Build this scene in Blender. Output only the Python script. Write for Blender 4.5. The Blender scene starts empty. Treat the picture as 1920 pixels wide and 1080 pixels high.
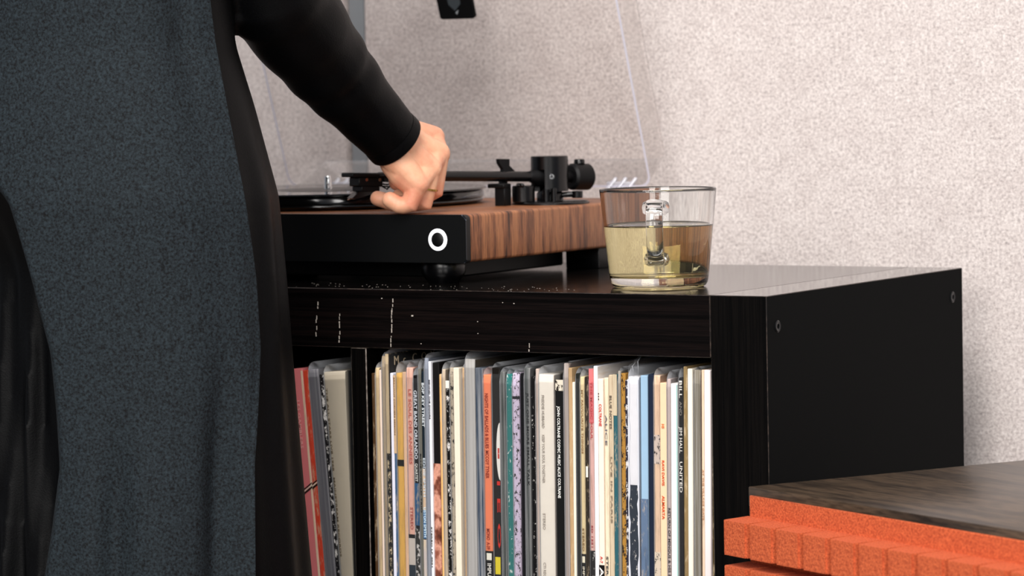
import bpy, bmesh, math, random
from mathutils import Vector, Matrix

random.seed(7)
SC = bpy.context.scene
COL = SC.collection
S = 0.001                      # everything below is written in millimetres
FLOOR = -790.0

# ------------------------------------------------------------------ camera, light, exposure
def camera():
    cd = bpy.data.cameras.new('camera')
    cam = bpy.data.objects.new('camera', cd)
    COL.objects.link(cam)
    yaw, pitch, roll = 0.5424148616, -0.0625694364, -0.0197205175
    f = Vector((-math.sin(yaw)*math.cos(pitch), math.cos(yaw)*math.cos(pitch), math.sin(pitch)))
    r = Vector((math.cos(yaw), math.sin(yaw), 0)); u = r.cross(f)
    c, s = math.cos(roll), math.sin(roll)
    r2, u2 = r*c+u*s, u*c-r*s
    m = Matrix((r2, u2, -f)).transposed().to_4x4()
    m.translation = Vector((1228.8, -2432.9, 180.92))*S
    cam.matrix_world = m
    cd.sensor_width = 36.0
    cd.lens = 36.0*6379.56/1920.0
    cd.clip_start = 0.05
    cd.dof.use_dof = True
    cd.dof.focus_distance = 2.80
    cd.dof.aperture_fstop = 9.0
    SC.camera = cam
camera()

def area(name, loc, target, sx, sy, power, col):
    ld = bpy.data.lights.new(name, 'AREA'); ld.shape = 'RECTANGLE'
    ld.size, ld.size_y, ld.energy, ld.color = sx, sy, power, col
    o = bpy.data.objects.new(name, ld); COL.objects.link(o)
    o.location = loc
    o.rotation_euler = (Vector(target)-Vector(loc)).to_track_quat('-Z', 'Y').to_euler()
    return o
area('window_daylight', (0.45, -2.4, 3.2), (0.0, 0.3, 0.0), 2.2, 1.8, 200, (1.0, 0.96, 0.93))
area('right_fill_light', (2.6, -3.1, 1.3), (-0.3, 0.2, 0.0), 0.9, 1.5, 58, (1.0, 0.97, 0.94))  # added fill lamp, brightens the left cube's records past the person
area('side_window_daylight', (0.85, -4.2, 1.4), (0.0, 0.3, 0.0), 1.4, 1.7, 100, (1.0, 0.96, 0.92))
w = bpy.data.worlds.new('world'); SC.world = w; w.use_nodes = True
bg = w.node_tree.nodes['Background']
bg.inputs[0].default_value = (0.86, 0.90, 1.0, 1); bg.inputs[1].default_value = 0.34
SC.view_settings.view_transform = 'Standard'; SC.view_settings.look = 'None'
SC.view_settings.gamma = 1.0; SC.view_settings.use_curve_mapping = False
SC.view_settings.exposure = -0.1

# ------------------------------------------------------------------ materials
def lin(h):
    h = h.lstrip('#'); v = [int(h[i:i+2], 16)/255 for i in (0, 2, 4)]
    return [(c/12.92 if c <= .04045 else ((c+.055)/1.055)**2.4) for c in v] + [1.0]
def setin(b, **k):
    for n, v in k.items():
        n = n.replace('_', ' ')
        if n in b.inputs: b.inputs[n].default_value = v
def base(name, col, rough=.5, **k):
    m = bpy.data.materials.new(name); m.use_nodes = True
    b = m.node_tree.nodes['Principled BSDF']
    b.inputs['Base Color'].default_value = lin(col) if isinstance(col, str) else col
    b.inputs['Roughness'].default_value = rough
    setin(b, **k)
    return m, m.node_tree, b
def N(t, kind, **k):
    n = t.nodes.new(kind)
    for a, v in k.items():
        if a in n.inputs: n.inputs[a].default_value = v
        else: setattr(n, a, v)
    return n
def coords(t, scale=(1, 1, 1), rot=(0, 0, 0)):
    tc = N(t, 'ShaderNodeTexCoord'); mp = N(t, 'ShaderNodeMapping')
    mp.inputs['Scale'].default_value = scale; mp.inputs['Rotation'].default_value = rot
    t.links.new(tc.outputs['Object'], mp.inputs['Vector'])
    return mp.outputs['Vector']
def noise(t, vec, sc, det=4, rough=.5):
    n = N(t, 'ShaderNodeTexNoise'); n.inputs['Scale'].default_value = sc
    n.inputs['Detail'].default_value = det; n.inputs['Roughness'].default_value = rough
    t.links.new(vec, n.inputs['Vector']); return n.outputs['Fac']
def ramp(t, fac, stops):
    r = N(t, 'ShaderNodeValToRGB'); e = r.color_ramp.elements
    e[0].position, e[0].color = stops[0][0], lin(stops[0][1])
    e[1].position, e[1].color = stops[1][0], lin(stops[1][1])
    for p, c in stops[2:]:
        q = e.new(p); q.color = lin(c)
    t.links.new(fac, r.inputs['Fac']); return r.outputs['Color']
def mix(t, fac, a, b, mode='MIX'):
    n = N(t, 'ShaderNodeMix', data_type='RGBA', blend_type=mode)
    if isinstance(fac, float): n.inputs[0].default_value = fac
    else: t.links.new(fac, n.inputs[0])
    for i, v in ((6, a), (7, b)):
        if isinstance(v, str): n.inputs[i].default_value = lin(v)
        else: t.links.new(v, n.inputs[i])
    return n.outputs[2]
def bump(t, b, fac, dist, strength=.5):
    n = N(t, 'ShaderNodeBump'); n.inputs['Strength'].default_value = strength
    n.inputs['Distance'].default_value = dist
    t.links.new(fac, n.inputs['Height']); t.links.new(n.outputs['Normal'], b.inputs['Normal'])
def plain(name, col, rough=.5, **k): return base(name, col, rough, **k)[0]

def felt_mat():
    m, t, b = base('grey beige wool felt', '#d9cfc9', .95)
    v = coords(t)
    fine = ramp(t, noise(t, v, 330, 4, .8), [(.26, '#766f70'), (.42, '#c3bab8'), (.56, '#e0d8d5'), (.74, '#f8f2f0')])
    mott = ramp(t, noise(t, v, 55, 4, .6), [(.30, '#eeeae8'), (.62, '#fdfbf9')])
    c = mix(t, .85, fine, mott, 'MULTIPLY')
    dark = ramp(t, noise(t, coords(t, (1, 1, 1.3)), 700, 2, .6), [(.66, '#000000'), (.74, '#ffffff')])
    c = mix(t, dark, c, '#8d7f7a')
    t.links.new(c, b.inputs['Base Color'])
    bump(t, b, noise(t, v, 500, 3, .7), .0012, .5)
    return m
def grain_mat(name, dark, mid, light, scale, rough=.45, sc=9, streak=.5):
    m, t, b = base(name, mid, rough)
    v = coords(t, scale)
    n1 = noise(t, v, sc, 6, .62)
    c = ramp(t, n1, [(.34, dark), (.47, mid), (.57, light), (.68, mid)])
    n2 = noise(t, coords(t, tuple(q*4 for q in scale)), sc*2, 3, .6)
    c = mix(t, streak, c, ramp(t, n2, [(.35, dark), (.55, '#ffffff')]), 'MULTIPLY')
    t.links.new(c, b.inputs['Base Color'])
    bump(t, b, n2, .0003, .25)
    return m
def speckle_mat(name, a, c, scale, rough=.9, lo=.45, hi=.62, bumpd=0.0, mid=None, sheen=0.0):
    m, t, b = base(name, a, rough)
    n = noise(t, coords(t), scale, 3, .65)
    t.links.new(ramp(t, n, [(lo, a), (hi, c)]), b.inputs['Base Color'])
    if bumpd: bump(t, b, n, bumpd, .6)
    if sheen: setin(b, Sheen_Weight=sheen, Sheen_Roughness=.5)
    return m
def glass(name, col, ior, rough=0.0):
    return plain(name, col, rough, IOR=ior, Transmission_Weight=1.0)

MT = {}
MT['felt'] = felt_mat()
MT['trim'] = plain('grey painted channel', '#8b9094', .55)
MT['floor'] = speckle_mat('grey floor', '#77736e', '#8d8882', 60, .6)
MT['blackwood_h'] = grain_mat('black brown laminate, level grain', '#040303', '#0a0707', '#120c0b', (1.5, 8, 90), .42, 3, .4)
MT['blackwood_v'] = grain_mat('black brown laminate, upright grain', '#030303', '#060505', '#0b0908', (90, 8, 1.5), .42, 3, .4)
MT['shelf_top'] = plain('black brown laminate top', '#0b0908', .14, Specular_IOR_Level=.42)
MT['shelf_cap'] = plain('black brown laminate cap', '#0b0908', .06, Specular_IOR_Level=.5)
MT['shelf_side'] = speckle_mat('matt blue black laminate side', '#030506', '#050708', 900, .7)
setin(MT['blackwood_h'].node_tree.nodes['Principled BSDF'], Specular_IOR_Level=.06)
setin(MT['blackwood_v'].node_tree.nodes['Principled BSDF'], Specular_IOR_Level=.06)
setin(MT['shelf_side'].node_tree.nodes['Principled BSDF'], Specular_IOR_Level=.06)
MT['edge'] = speckle_mat('worn brown edge', '#17110e', '#3b3029', 150, .4)
MT['edge_pale'] = speckle_mat('pale worn edge', '#5a5049', '#8a8078', 150, .4)
MT['metal_dark'] = plain('dark screw metal', '#2b2c2e', .35, Metallic=.8)
MT['chrome'] = plain('polished steel', '#d5d5d5', .12, Metallic=1.0)
MT['black_plastic'] = plain('satin black plastic', '#030304', .27, Specular_IOR_Level=.4)
MT['black_matt'] = plain('matt black plastic', '#040405', .5, Specular_IOR_Level=.25)
MT['black_gloss'] = plain('gloss black', '#070708', .12)
MT['panel_black'] = plain('soft black fascia', '#040506', .45, Specular_IOR_Level=.3)
MT['panel_edge'] = plain('dark metal edge', '#3d4147', .3, Metallic=.9)
MT['rubber'] = plain('black rubber', '#101012', .7)
MT['walnut'] = grain_mat('walnut veneer', '#3a2013', '#8b5536', '#a96f48', (2.0, 20, 1.3), .42, 5.5, .5)
MT['speaker_wood'] = grain_mat('dark walnut cabinet', '#2a211a', '#41352a', '#564637', (1.6, 14, 14), .33, 4, .5)
MT['speaker_side'] = grain_mat('dark walnut cabinet side', '#2a211a', '#41352a', '#564637', (14, 14, 1.6), .33, 4, .5)
MT['foam'] = speckle_mat('orange foam', '#a03c18', '#d9683a', 650, .95, .34, .64, .0014)
MT['foam_back'] = speckle_mat('orange foam backing', '#a03c18', '#d9683a', 650, .95, .34, .64, .0014)
def acrylic():
    m = bpy.data.materials.new('clear acrylic sheet'); m.use_nodes = True; t = m.node_tree
    for n in list(t.nodes): t.nodes.remove(n)
    o = N(t, 'ShaderNodeOutputMaterial'); mx = N(t, 'ShaderNodeMixShader'); tr = N(t, 'ShaderNodeBsdfTransparent')
    tr.inputs[0].default_value = (.988, .982, .979, 1)
    g = N(t, 'ShaderNodeBsdfGlossy'); g.inputs['Roughness'].default_value = .03
    fr = N(t, 'ShaderNodeFresnel'); fr.inputs[0].default_value = 1.33
    ml = N(t, 'ShaderNodeMath', operation='MULTIPLY'); ml.inputs[1].default_value = .35
    t.links.new(fr.outputs[0], ml.inputs[0]); t.links.new(ml.outputs[0], mx.inputs[0]); t.links.new(tr.outputs[0], mx.inputs[1]); t.links.new(g.outputs[0], mx.inputs[2])
    t.links.new(mx.outputs[0], o.inputs[0]); return m
MT['acrylic'] = acrylic()
MT['acrylic_edge'] = plain('polished acrylic edge', '#dcdcea', .3, Transmission_Weight=.3, IOR=1.3)
MT['hinge'] = plain('clear hinge plastic', '#eeeef6', .12, Transmission_Weight=.65, IOR=1.45)
MT['glass'] = glass('clear glass', (.985, .992, .985, 1), 1.46)
MT['tea'] = glass('pale green tea', (.88, .78, .46, 1), 1.33)
MT['skin'] = None
MT['dress'] = speckle_mat('black jersey', '#020203', '#050607', 700, .48, .4, .7, .0003)
setin(MT['dress'].node_tree.nodes['Principled BSDF'], Specular_IOR_Level=.1)
MT['panel'] = speckle_mat('slate blue black woven cloth', '#030406', '#273137', 480, .8, .34, .74, .0006)
setin(MT['panel'].node_tree.nodes['Principled BSDF'], Specular_IOR_Level=.2)
MT['hair'] = speckle_mat('dark brown hair', '#1c120c', '#33221a', 90, .5)
MT['gold'] = plain('gold', '#d6a95c', .2, Metallic=1.0)
MT['vinyl'] = plain('black vinyl', '#050506', .03)
MT['paper'] = plain('dark grey paper label', '#3a3736', .35)
MT['badge_grey'] = plain('dark grey print', '#3b4145', .5)
MT['badge_light'] = plain('light grey print', '#9ba1a5', .5)
MT['scratch'] = plain('pale scratched chipboard', '#b5aca2', .8)
def ring_light():
    m, t, b = base('lit white ring', '#f4f4ff', .5)
    b.inputs['Emission Color'].default_value = (1, 1, 1, 1); b.inputs['Emission Strength'].default_value = .9
    return m
MT['lit'] = ring_light()
def skin():
    m, t, b = base('skin', '#e8ad92', .48)
    n = noise(t, coords(t), 38, 4, .6)
    t.links.new(ramp(t, n, [(.3, '#d98d70'), (.55, '#eaae8c'), (.75, '#f0be9c')]), b.inputs['Base Color'])
    setin(b, Subsurface_Weight=.12, Subsurface_Scale=.004)
    bump(t, b, noise(t, coords(t), 700, 2, .6), .0003, .3)
    return m
MT['skin'] = skin()
def film_mat():
    m = bpy.data.materials.new('clear film'); m.use_nodes = True; t = m.node_tree
    for n in list(t.nodes): t.nodes.remove(n)
    o = N(t, 'ShaderNodeOutputMaterial'); mx = N(t, 'ShaderNodeMixShader'); tr = N(t, 'ShaderNodeBsdfTransparent')
    pb = N(t, 'ShaderNodeBsdfPrincipled'); pb.inputs['Base Color'].default_value = lin('#c8cace'); pb.inputs['Roughness'].default_value = .28
    fr = N(t, 'ShaderNodeFresnel'); fr.inputs[0].default_value = 1.30
    ad = N(t, 'ShaderNodeMath', operation='ADD'); ad.inputs[1].default_value = .015
    t.links.new(fr.outputs[0], ad.inputs[0]); t.links.new(ad.outputs[0], mx.inputs[0])
    t.links.new(tr.outputs[0], mx.inputs[1]); t.links.new(pb.outputs[0], mx.inputs[2]); t.links.new(mx.outputs[0], o.inputs[0])
    return m
MT['film'] = film_mat()
_sm = {}
def sleeve_mat(col, pat):
    k = (col, pat)
    if k in _sm: return _sm[k]
    m, t, b = base('printed card %s %s' % (pat, col.lstrip('#')), col, .55, Specular_IOR_Level=.15)
    off = random.uniform(0, 50)
    def vec(sc):
        tc = N(t, 'ShaderNodeTexCoord'); mp = N(t, 'ShaderNodeMapping')
        mp.inputs['Scale'].default_value = sc; mp.inputs['Location'].default_value = (off, off*.7, off*.3)
        t.links.new(tc.outputs['Object'], mp.inputs['Vector']); return mp.outputs['Vector']
    c = None
    if pat in ('plain', 'mark'):
        dk = sum(lin(col)[:3]) < .3
        c = mix(t, ramp(t, noise(t, vec((1, 1, 1)), 120, 3), [(.45, '#000000'), (.75, '#0a0a0a' if dk else '#404040')]), col, '#8a7d70')
    elif pat == 'cream':
        c = mix(t, ramp(t, noise(t, vec((60, 1, 6)), 6, 5, .7), [(.48, '#000000'), (.68, '#b0b0b0')]), col, '#8d7355')
    elif pat == 'worn':
        c = mix(t, ramp(t, noise(t, vec((30, 1, 8)), 8, 5, .75), [(.52, '#000000'), (.66, '#d0d0d0')]), col, '#cdb898')
        c = mix(t, ramp(t, noise(t, vec((30, 1, 3)), 5, 4, .7), [(.55, '#000000'), (.7, '#c0c0c0')]), c, '#1d1815')
    elif pat == 'film':
        c = mix(t, ramp(t, noise(t, vec((140, 1, 2)), 4, 4, .7), [(.42, '#000000'), (.62, '#909090')]), col, '#ecebea')
        setin(b, Roughness=.3)
    elif pat == 'photo':
        c = ramp(t, noise(t, vec((14, 1, 10)), 5, 4, .6), [(.33, '#24130f'), (.48, '#7b4535'), (.58, '#d59a84'), (.7, '#8a5040')])
    elif pat.startswith('chips'):
        chip = {'chips_cream': '#dcc8a4', 'chips_white': '#dad6d2', 'chips_dark': '#241f1e', 'chips_few': '#d8d4cf', 'chips_edge': '#dfe6e2'}[pat]
        lo = {'chips_few': .60, 'chips_edge': .60, 'chips_cream': .50, 'chips_white': .53, 'chips_dark': .53}[pat]
        c = mix(t, ramp(t, noise(t, vec((1, 1, .6)), 330, 4, .75), [(lo, '#000000'), (lo+.05, '#ffffff')]), col, chip)
    t.links.new(c, b.inputs['Base Color'])
    _sm[k] = m
    return m

# ------------------------------------------------------------------ building helpers
def link(name, me, parent=None):
    o = bpy.data.objects.new(name, me); COL.objects.link(o)
    if parent: o.parent = parent
    return o
def org(p):
    v = Vector((0, 0, 0))
    while p is not None: v += Vector(p.location); p = p.parent
    return v
def obj(name, bm, mats, parent=None, local=False, smooth=True, angle=40, label=None):
    """links a bmesh (millimetres, scene frame unless local) as one mesh object"""
    bmesh.ops.recalc_face_normals(bm, faces=bm.faces)
    bmesh.ops.scale(bm, vec=(S, S, S), verts=bm.verts)
    if parent is not None and not local:
        bmesh.ops.translate(bm, vec=-org(parent), verts=bm.verts)
    me = bpy.data.meshes.new(name)
    if smooth:
        for f in bm.faces: f.smooth = True
        for e in bm.edges:
            if len(e.link_faces) == 2 and e.calc_face_angle(0) > math.radians(angle): e.smooth = False
    bm.to_mesh(me); bm.free()
    for m in (mats if isinstance(mats, (list, tuple)) else [mats]): me.materials.append(m)
    o = link(name, me, parent)
    if label: o['label'] = label
    return o
def thing(name, label, cat, loc, group=None, rotz=0.0):
    o = bpy.data.objects.new(name, None); COL.objects.link(o)
    o.empty_display_size = .02
    o.location = Vector(loc)*S; o.rotation_euler = (0, 0, rotz)
    o['label'] = label; o['category'] = cat
    if group: o['group'] = group
    return o
def tag(o, label, cat, group=None):
    o['label'] = label; o['category'] = cat
    if group: o['group'] = group
    return o
def box(bm, x0, x1, y0, y1, z0, z1, bev=0.0, seg=1, mi=0, bev_mi=None):
    r = bmesh.ops.create_cube(bm, size=1.0)
    vs = r['verts']
    for v in vs:
        v.co = Vector((x0 if v.co.x < 0 else x1, y0 if v.co.y < 0 else y1, z0 if v.co.z < 0 else z1))
    fs = set(f for v in vs for f in v.link_faces)
    for f in fs: f.material_index = mi
    if bev > 0:
        es = list(set(e for v in vs for e in v.link_edges))
        rr = bmesh.ops.bevel(bm, geom=es, offset=bev, segments=seg, affect='EDGES', profile=.5)
        if bev_mi is not None:
            for f in rr['faces']: f.material_index = bev_mi
    return bm
def new(): return bmesh.new()
def cyl(bm, p0, p1, r0, r1=None, n=32, bev=0.0, mi=0):
    """closed, optionally chamfered cylinder / cone between two points"""
    r1 = r0 if r1 is None else r1
    p0, p1 = Vector(p0), Vector(p1); L = (p1-p0).length
    prof = [(0, 0), (r0-bev, 0), (r0, bev), (r1, L-bev), (r1-bev, L), (0, L)] if bev else [(0, 0), (r0, 0), (r1, L), (0, L)]
    return lathe(bm, prof, p0, (p1-p0), n, mi)
def lathe(bm, prof, at=(0, 0, 0), axis=(0, 0, 1), n=48, mi=0):
    q = Vector((0, 0, 1)).rotation_difference(Vector(axis).normalized()); at = Vector(at)
    rows = []
    for r, z in prof:
        if r <= 1e-6: rows.append([bm.verts.new(at+q @ Vector((0, 0, z)))])
        else: rows.append([bm.verts.new(at+q @ Vector((r*math.cos(2*math.pi*i/n), r*math.sin(2*math.pi*i/n), z))) for i in range(n)])
    for a, b in zip(rows, rows[1:]):
        for i in range(n):
            j = (i+1) % n
            if len(a) == 1 and len(b) == 1: continue
            if len(a) == 1: f = bm.faces.new((a[0], b[i], b[j]))
            elif len(b) == 1: f = bm.faces.new((a[i], a[j], b[0]))
            else: f = bm.faces.new((a[i], a[j], b[j], b[i]))
            f.material_index = mi
    return bm
def tube(bm, pts, rad, n=16, cap=True, flat=1.0, up=None, mi=0):
    """tapered tube with rounded ends along a polyline"""
    pts = [Vector(p) for p in pts]
    rad = list(rad) if isinstance(rad, (list, tuple)) else [rad]*len(pts)
    P, Rr, T = [], [], []
    for i, p in enumerate(pts):
        d = (pts[min(i+1, len(pts)-1)]-pts[max(i-1, 0)]).normalized()
        if cap and i == 0:
            for k in (1, 2, 3):
                a = math.pi/2*k/4.0
                P.append(p-d*rad[0]*math.cos(a)); Rr.append(rad[0]*math.sin(a)); T.append(d)
        P.append(p); Rr.append(rad[i]); T.append(d)
        if cap and i == len(pts)-1:
            for k in (3, 2, 1):
                a = math.pi/2*k/4.0
                P.append(p+d*rad[i]*math.cos(a)); Rr.append(rad[i]*math.sin(a)); T.append(d)
    ref = Vector(up) if up else Vector((0, 0, 1))
    if abs(T[0].dot(ref)) > .95: ref = Vector((0, 1, 0))
    rows = []
    for p, r, d in zip(P, Rr, T):
        x = ref.cross(d)
        if x.length < 1e-4: x = Vector((1, 0, 0)).cross(d)
        x.normalize(); y = d.cross(x).normalized()
        rows.append([bm.verts.new(p+x*(r*math.cos(2*math.pi*i/n))+y*(r*flat*math.sin(2*math.pi*i/n))) for i in range(n)])
    for a, b in zip(rows, rows[1:]):
        for i in range(n):
            j = (i+1) % n; f = bm.faces.new((a[i], a[j], b[j], b[i])); f.material_index = mi
    for row in (rows[0], rows[-1]):
        f = bm.faces.new(row); f.material_index = mi
    return bm
def prism(bm, poly, z0, z1, M=None, mi=0):
    """extrudes a 2D outline (x, y) from z0 to z1, placed by matrix M"""
    M = M or Matrix()
    lo = [bm.verts.new(M @ Vector((x, y, z0))) for x, y in poly]
    hi = [bm.verts.new(M @ Vector((x, y, z1))) for x, y in poly]
    n = len(poly)
    fs = [bm.faces.new(lo[::-1]), bm.faces.new(hi)]
    for i in range(n):
        fs.append(bm.faces.new((lo[i], lo[(i+1) % n], hi[(i+1) % n], hi[i])))
    for f in fs: f.material_index = mi
    return bm
def frame(o, x, y, z):
    m = Matrix((Vector(x), Vector(y), Vector(z))).transposed().to_4x4(); m.translation = Vector(o); return m
def baked(o, mods):
    """applies modifiers (kind, {settings}) to an object and keeps the resulting mesh"""
    for kind, st in mods:
        md = o.modifiers.new(kind.lower(), kind)
        for k, v in st.items(): setattr(md, k, v)
    dg = bpy.context.evaluated_depsgraph_get(); dg.update()
    me = bpy.data.meshes.new_from_object(o.evaluated_get(dg))
    o.modifiers.clear()
    old = o.data; o.data = me; me.name = o.name
    bpy.data.meshes.remove(old)
    for p in me.polygons: p.use_smooth = True
    return o
def text_mesh(name, body, size_mm, M, mat, parent, width_mm=None, bold=0.0):
    """flat lettering as a thin mesh; M places it (millimetres, parent's frame); width_mm stretches it to length"""
    cu = bpy.data.curves.new(name, 'FONT'); cu.body = body; cu.size = 1.0
    cu.align_x = 'LEFT'; cu.align_y = 'CENTER'; cu.resolution_u = 2; cu.offset = bold; cu.extrude = .02
    tmp = bpy.data.objects.new(name, cu)
    me = bpy.data.meshes.new_from_object(tmp)
    bpy.data.objects.remove(tmp); bpy.data.curves.remove(cu)
    if not me.vertices: return None
    xs = [v.co.x for v in me.vertices]; x0, x1 = min(xs), max(xs)
    kx = (width_mm/(x1-x0)) if width_mm else size_mm
    for v in me.vertices:
        v.co = (M @ Vector(((v.co.x-x0)*kx, v.co.y*size_mm, v.co.z*6.0)))*S
    me.materials.clear(); me.materials.append(mat)
    return link(name, me, parent)

# ------------------------------------------------------------------ room
def structure(o):
    o['kind'] = 'structure'; return o
bm = new(); box(bm, -3200, 3200, -4200, 620, FLOOR-60, FLOOR); structure(obj('floor', bm, MT['floor']))
bm = new(); box(bm, -3200, 3200, 506, 600, FLOOR, 2000)
wall = structure(obj('wall_back', bm, MT['trim']))
for x0, x1 in ((-3190, -723), (-698.5, 3190)):
    bm = new(); box(bm, x0, x1, 482, 506, FLOOR+5, 1990, 1.5); obj('felt_panel', bm, MT['felt'], wall)
bm = new(); box(bm, -721.5, -701.5, 488, 506, FLOOR+5, 1990, 1.0); obj('joint_strip', bm, MT['trim'], wall, label='grey strip in the joint')

# ------------------------------------------------------------------ shelf
SX0 = -1493.0
shelf = thing('cube_shelf', 'black brown cube shelf with thick frame, carrying turntable, mug and records', 'shelf', (-746, 195, FLOOR))
B, BV = MT['blackwood_h'], MT['blackwood_v']
T = 51.0
def panel(name, x0, x1, y0, y1, z0, z1, mats, par=None, bev=.6, facemap=None):
    bm = new(); box(bm, x0, x1, y0, y1, z0, z1, bev, 1, 0, 3 if len(mats) > 3 else 0); bm.normal_update()
    for f in bm.faces:
        n = f.normal
        if f.material_index == 3: continue
        if abs(n.z) > .9: f.material_index = 1
        elif abs(n.x) > .9: f.material_index = 2
    return obj(name, bm, mats, par or shelf, smooth=False)
sp = panel('side_panel', -T, 0, 0, 390, FLOOR, 0, [BV, MT['shelf_cap'], MT['shelf_side'], MT['edge']])
panel('side_panel', SX0, SX0+T, 0, 390, FLOOR, 0, [BV, MT['shelf_cap'], MT['shelf_side'], MT['edge']])
tp = panel('top_panel', SX0+T, -T-.3, 0.4, 390, -T, 0, [B, MT['shelf_top'], B, MT['edge']])
panel('bottom_panel', SX0+T, -T-.3, 0.4, 390, FLOOR, FLOOR+T, [B, B, B, MT['edge']])
for i in range(3):
    x1 = -386.0-351.0*i
    panel('divider', x1-16, x1, 1.0, 382.5, FLOOR+T, -T, [BV, BV, BV, MT['edge_pale']], bev=.7)
panel('darkening_back', SX0+T, -T-.3, 383, 389.5, FLOOR+T, -T, [B, B, B, MT['edge']])  # added board closing the open back, keeps the cubes dark above the records
for i in range(4):
    x1 = -T-351.0*i
    if i == 3: x0 = SX0+T
    else: x0 = x1-335
    panel('shelf_board', x0, x1-.2, 1.5, 382.5, -402, -386, [B, B, B, MT['edge']])
for (y, z) in ((19.3, -25.6), (367.9, -25.0), (19.3, -765), (368, -765)):
    bm = new()
    lathe(bm, [(0, -2), (1.9, -2), (2.1, .55), (4.1, .9), (5.0, .35), (5.0, -2.5), (0, -2.5)], (0, y, z), (1, 0, 0), 24)
    obj('cam_screw', bm, MT['metal_dark'], sp)
# scratches and dust on the front edge of the top
bm = new(); rs = random.Random(3)
def flake(x, z, wd, ht, y=-.02):
    box(bm, x-wd/2, x+wd/2, y-.12, y+.6, z-ht/2, z+ht/2)
for x, z0, z1 in ((-411.8, -22, -34), (-412.3, -37, -46), (-357, -8, -17), (-358.2, -18, -38), (-434, -12, -17), (-436, -24, -28), (-436.5, -33, -41), (-359.5, -40, -48), (-221.8, -43, -50)):
    z = z0
    while z > z1:
        h = rs.uniform(1.2, 4.0); flake(x+rs.uniform(-.4, .4)+(.05*(z-z0)), z-h/2, rs.uniform(.25, .75), h); z -= h*rs.uniform(.95, 1.5)
for x, z, r in ((-337.3, -22.3, 1.7), (-272, -26, .8), (-272, -36, .8), (-247, -9.5, .8), (-236, -10, 1.0), (-368, -8, 1.0), (-329, -46, .8)):
    flake(x, z, r, r*.7)
o = obj('scratch_mark', bm, MT['scratch'], tp, smooth=False, label='pale scratches and chips'); o['kind'] = 'stuff'
bm = new()
for k in range(70):
    x, y = rs.uniform(-480, -190), rs.uniform(4, 60); r = rs.uniform(.15, .42)
    box(bm, x-r, x+r, y-r, y+r, -.05, .14)
o = obj('dust', bm, MT['scratch'], tp, smooth=False, label='specks of pale dust'); o['kind'] = 'stuff'

# ------------------------------------------------------------------ turntable
TT = thing('turntable', 'walnut sided turntable with black front and clear lid raised, on shelf top', 'turntable', (-532, 240, 0))
def ob(name, bm, mat, par=None, **k): return obj(name, bm, MT[mat] if isinstance(mat, str) else mat, par or TT, **k)
PX0, PX1 = -742.0, -322.0
bm = new(); box(bm, PX0, PX1, 71, 418, 19.3, 61, 3.0, 3); ob('plinth', bm, 'walnut', label='walnut veneer body')
def rrect(x0, x1, y0, y1, rads, n=6):
    """rounded rectangle outline, radii for corners (x1,y1), (x0,y1), (x0,y0), (x1,y0)"""
    pts = []
    for (cx, cy, sx, sy, a0), r in zip(((x1, y1, -1, -1, 0), (x0, y1, 1, -1, 90), (x0, y0, 1, 1, 180), (x1, y0, -1, 1, 270)), rads):
        for k in range(n+1):
            a = math.radians(a0+90*k/n); pts.append((cx+sx*r+r*math.cos(a), cy+sy*r+r*math.sin(a)))
    return pts
bm = new(); prism(bm, rrect(PX0-.5, PX1+.6, 19.0, 60.8, (4.5, 4.5, 3, 3)), -71.2, -63.6, frame((0, 0, 0), (1, 0, 0), (0, 0, 1), (0, -1, 0)))
ed = [e for e in bm.edges if e.verts[0].co.y < 64 and e.verts[1].co.y < 64]
for f in bmesh.ops.bevel(bm, geom=ed, offset=1.1, segments=2, affect='EDGES')['faces']: f.material_index = 1
fp = obj('front_panel', bm, [MT['panel_black'], MT['panel_edge']], TT, label='black fascia')
bm = new(); RC = (-350.2, 64.0, 39.2)
lathe(bm, [(6.4, -.4), (6.4, .9), (9.0, .9), (9.6, .5), (9.6, -.4)], RC, (0, -1, 0), 56); ob('ring_light', bm, 'lit', fp, label='white lit ring')
bm = new(); lathe(bm, [(0, 1.6), (5.6, 1.6), (6.2, 1.1), (6.2, -.5), (0, -.5)], RC, (0, -1, 0), 48); ob('knob', bm, 'panel_black', fp)
for x in (-361, -703):
    bm = new(); lathe(bm, [(0, 0), (13.5, 0), (17.5, 5.5), (19.5, 9), (19.5, 17.0), (18.5, 19.4), (0, 19.4)], (x, 89, 0)); ob('foot', bm, 'black_plastic')
for x in (-347, -703):
    bm = new(); box(bm, x-16, x+20, 306, 366, 0, 19.4, 1.0, 2); ob('rear_foot', bm, 'black_plastic', label='block shaped black foot')
bm = new(); box(bm, PX0+22, PX1-42, 112, 304, 3.0, 19.4, 1.5); ob('base_tray', bm, 'black_matt')
SPX, SPY = -583.6, 240.0
bm = new(); lathe(bm, [(0, 62.2), (141, 62.2), (146, 63.2), (147.2, 64.6), (146.2, 66.2), (147.6, 67.4), (147.6, 71.5), (146.8, 73.2), (144, 74.0), (0, 74.0)], (SPX, SPY, 0), n=128)
pl = ob('platter', bm, 'black_gloss')
bm = new(); lathe(bm, [(0, 74), (3.6, 74), (3.6, 87.4), (2.9, 88.6), (0, 88.8)], (SPX, SPY, 0), n=24); ob('spindle', bm, 'chrome', pl, label='polished steel spindle')
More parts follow.
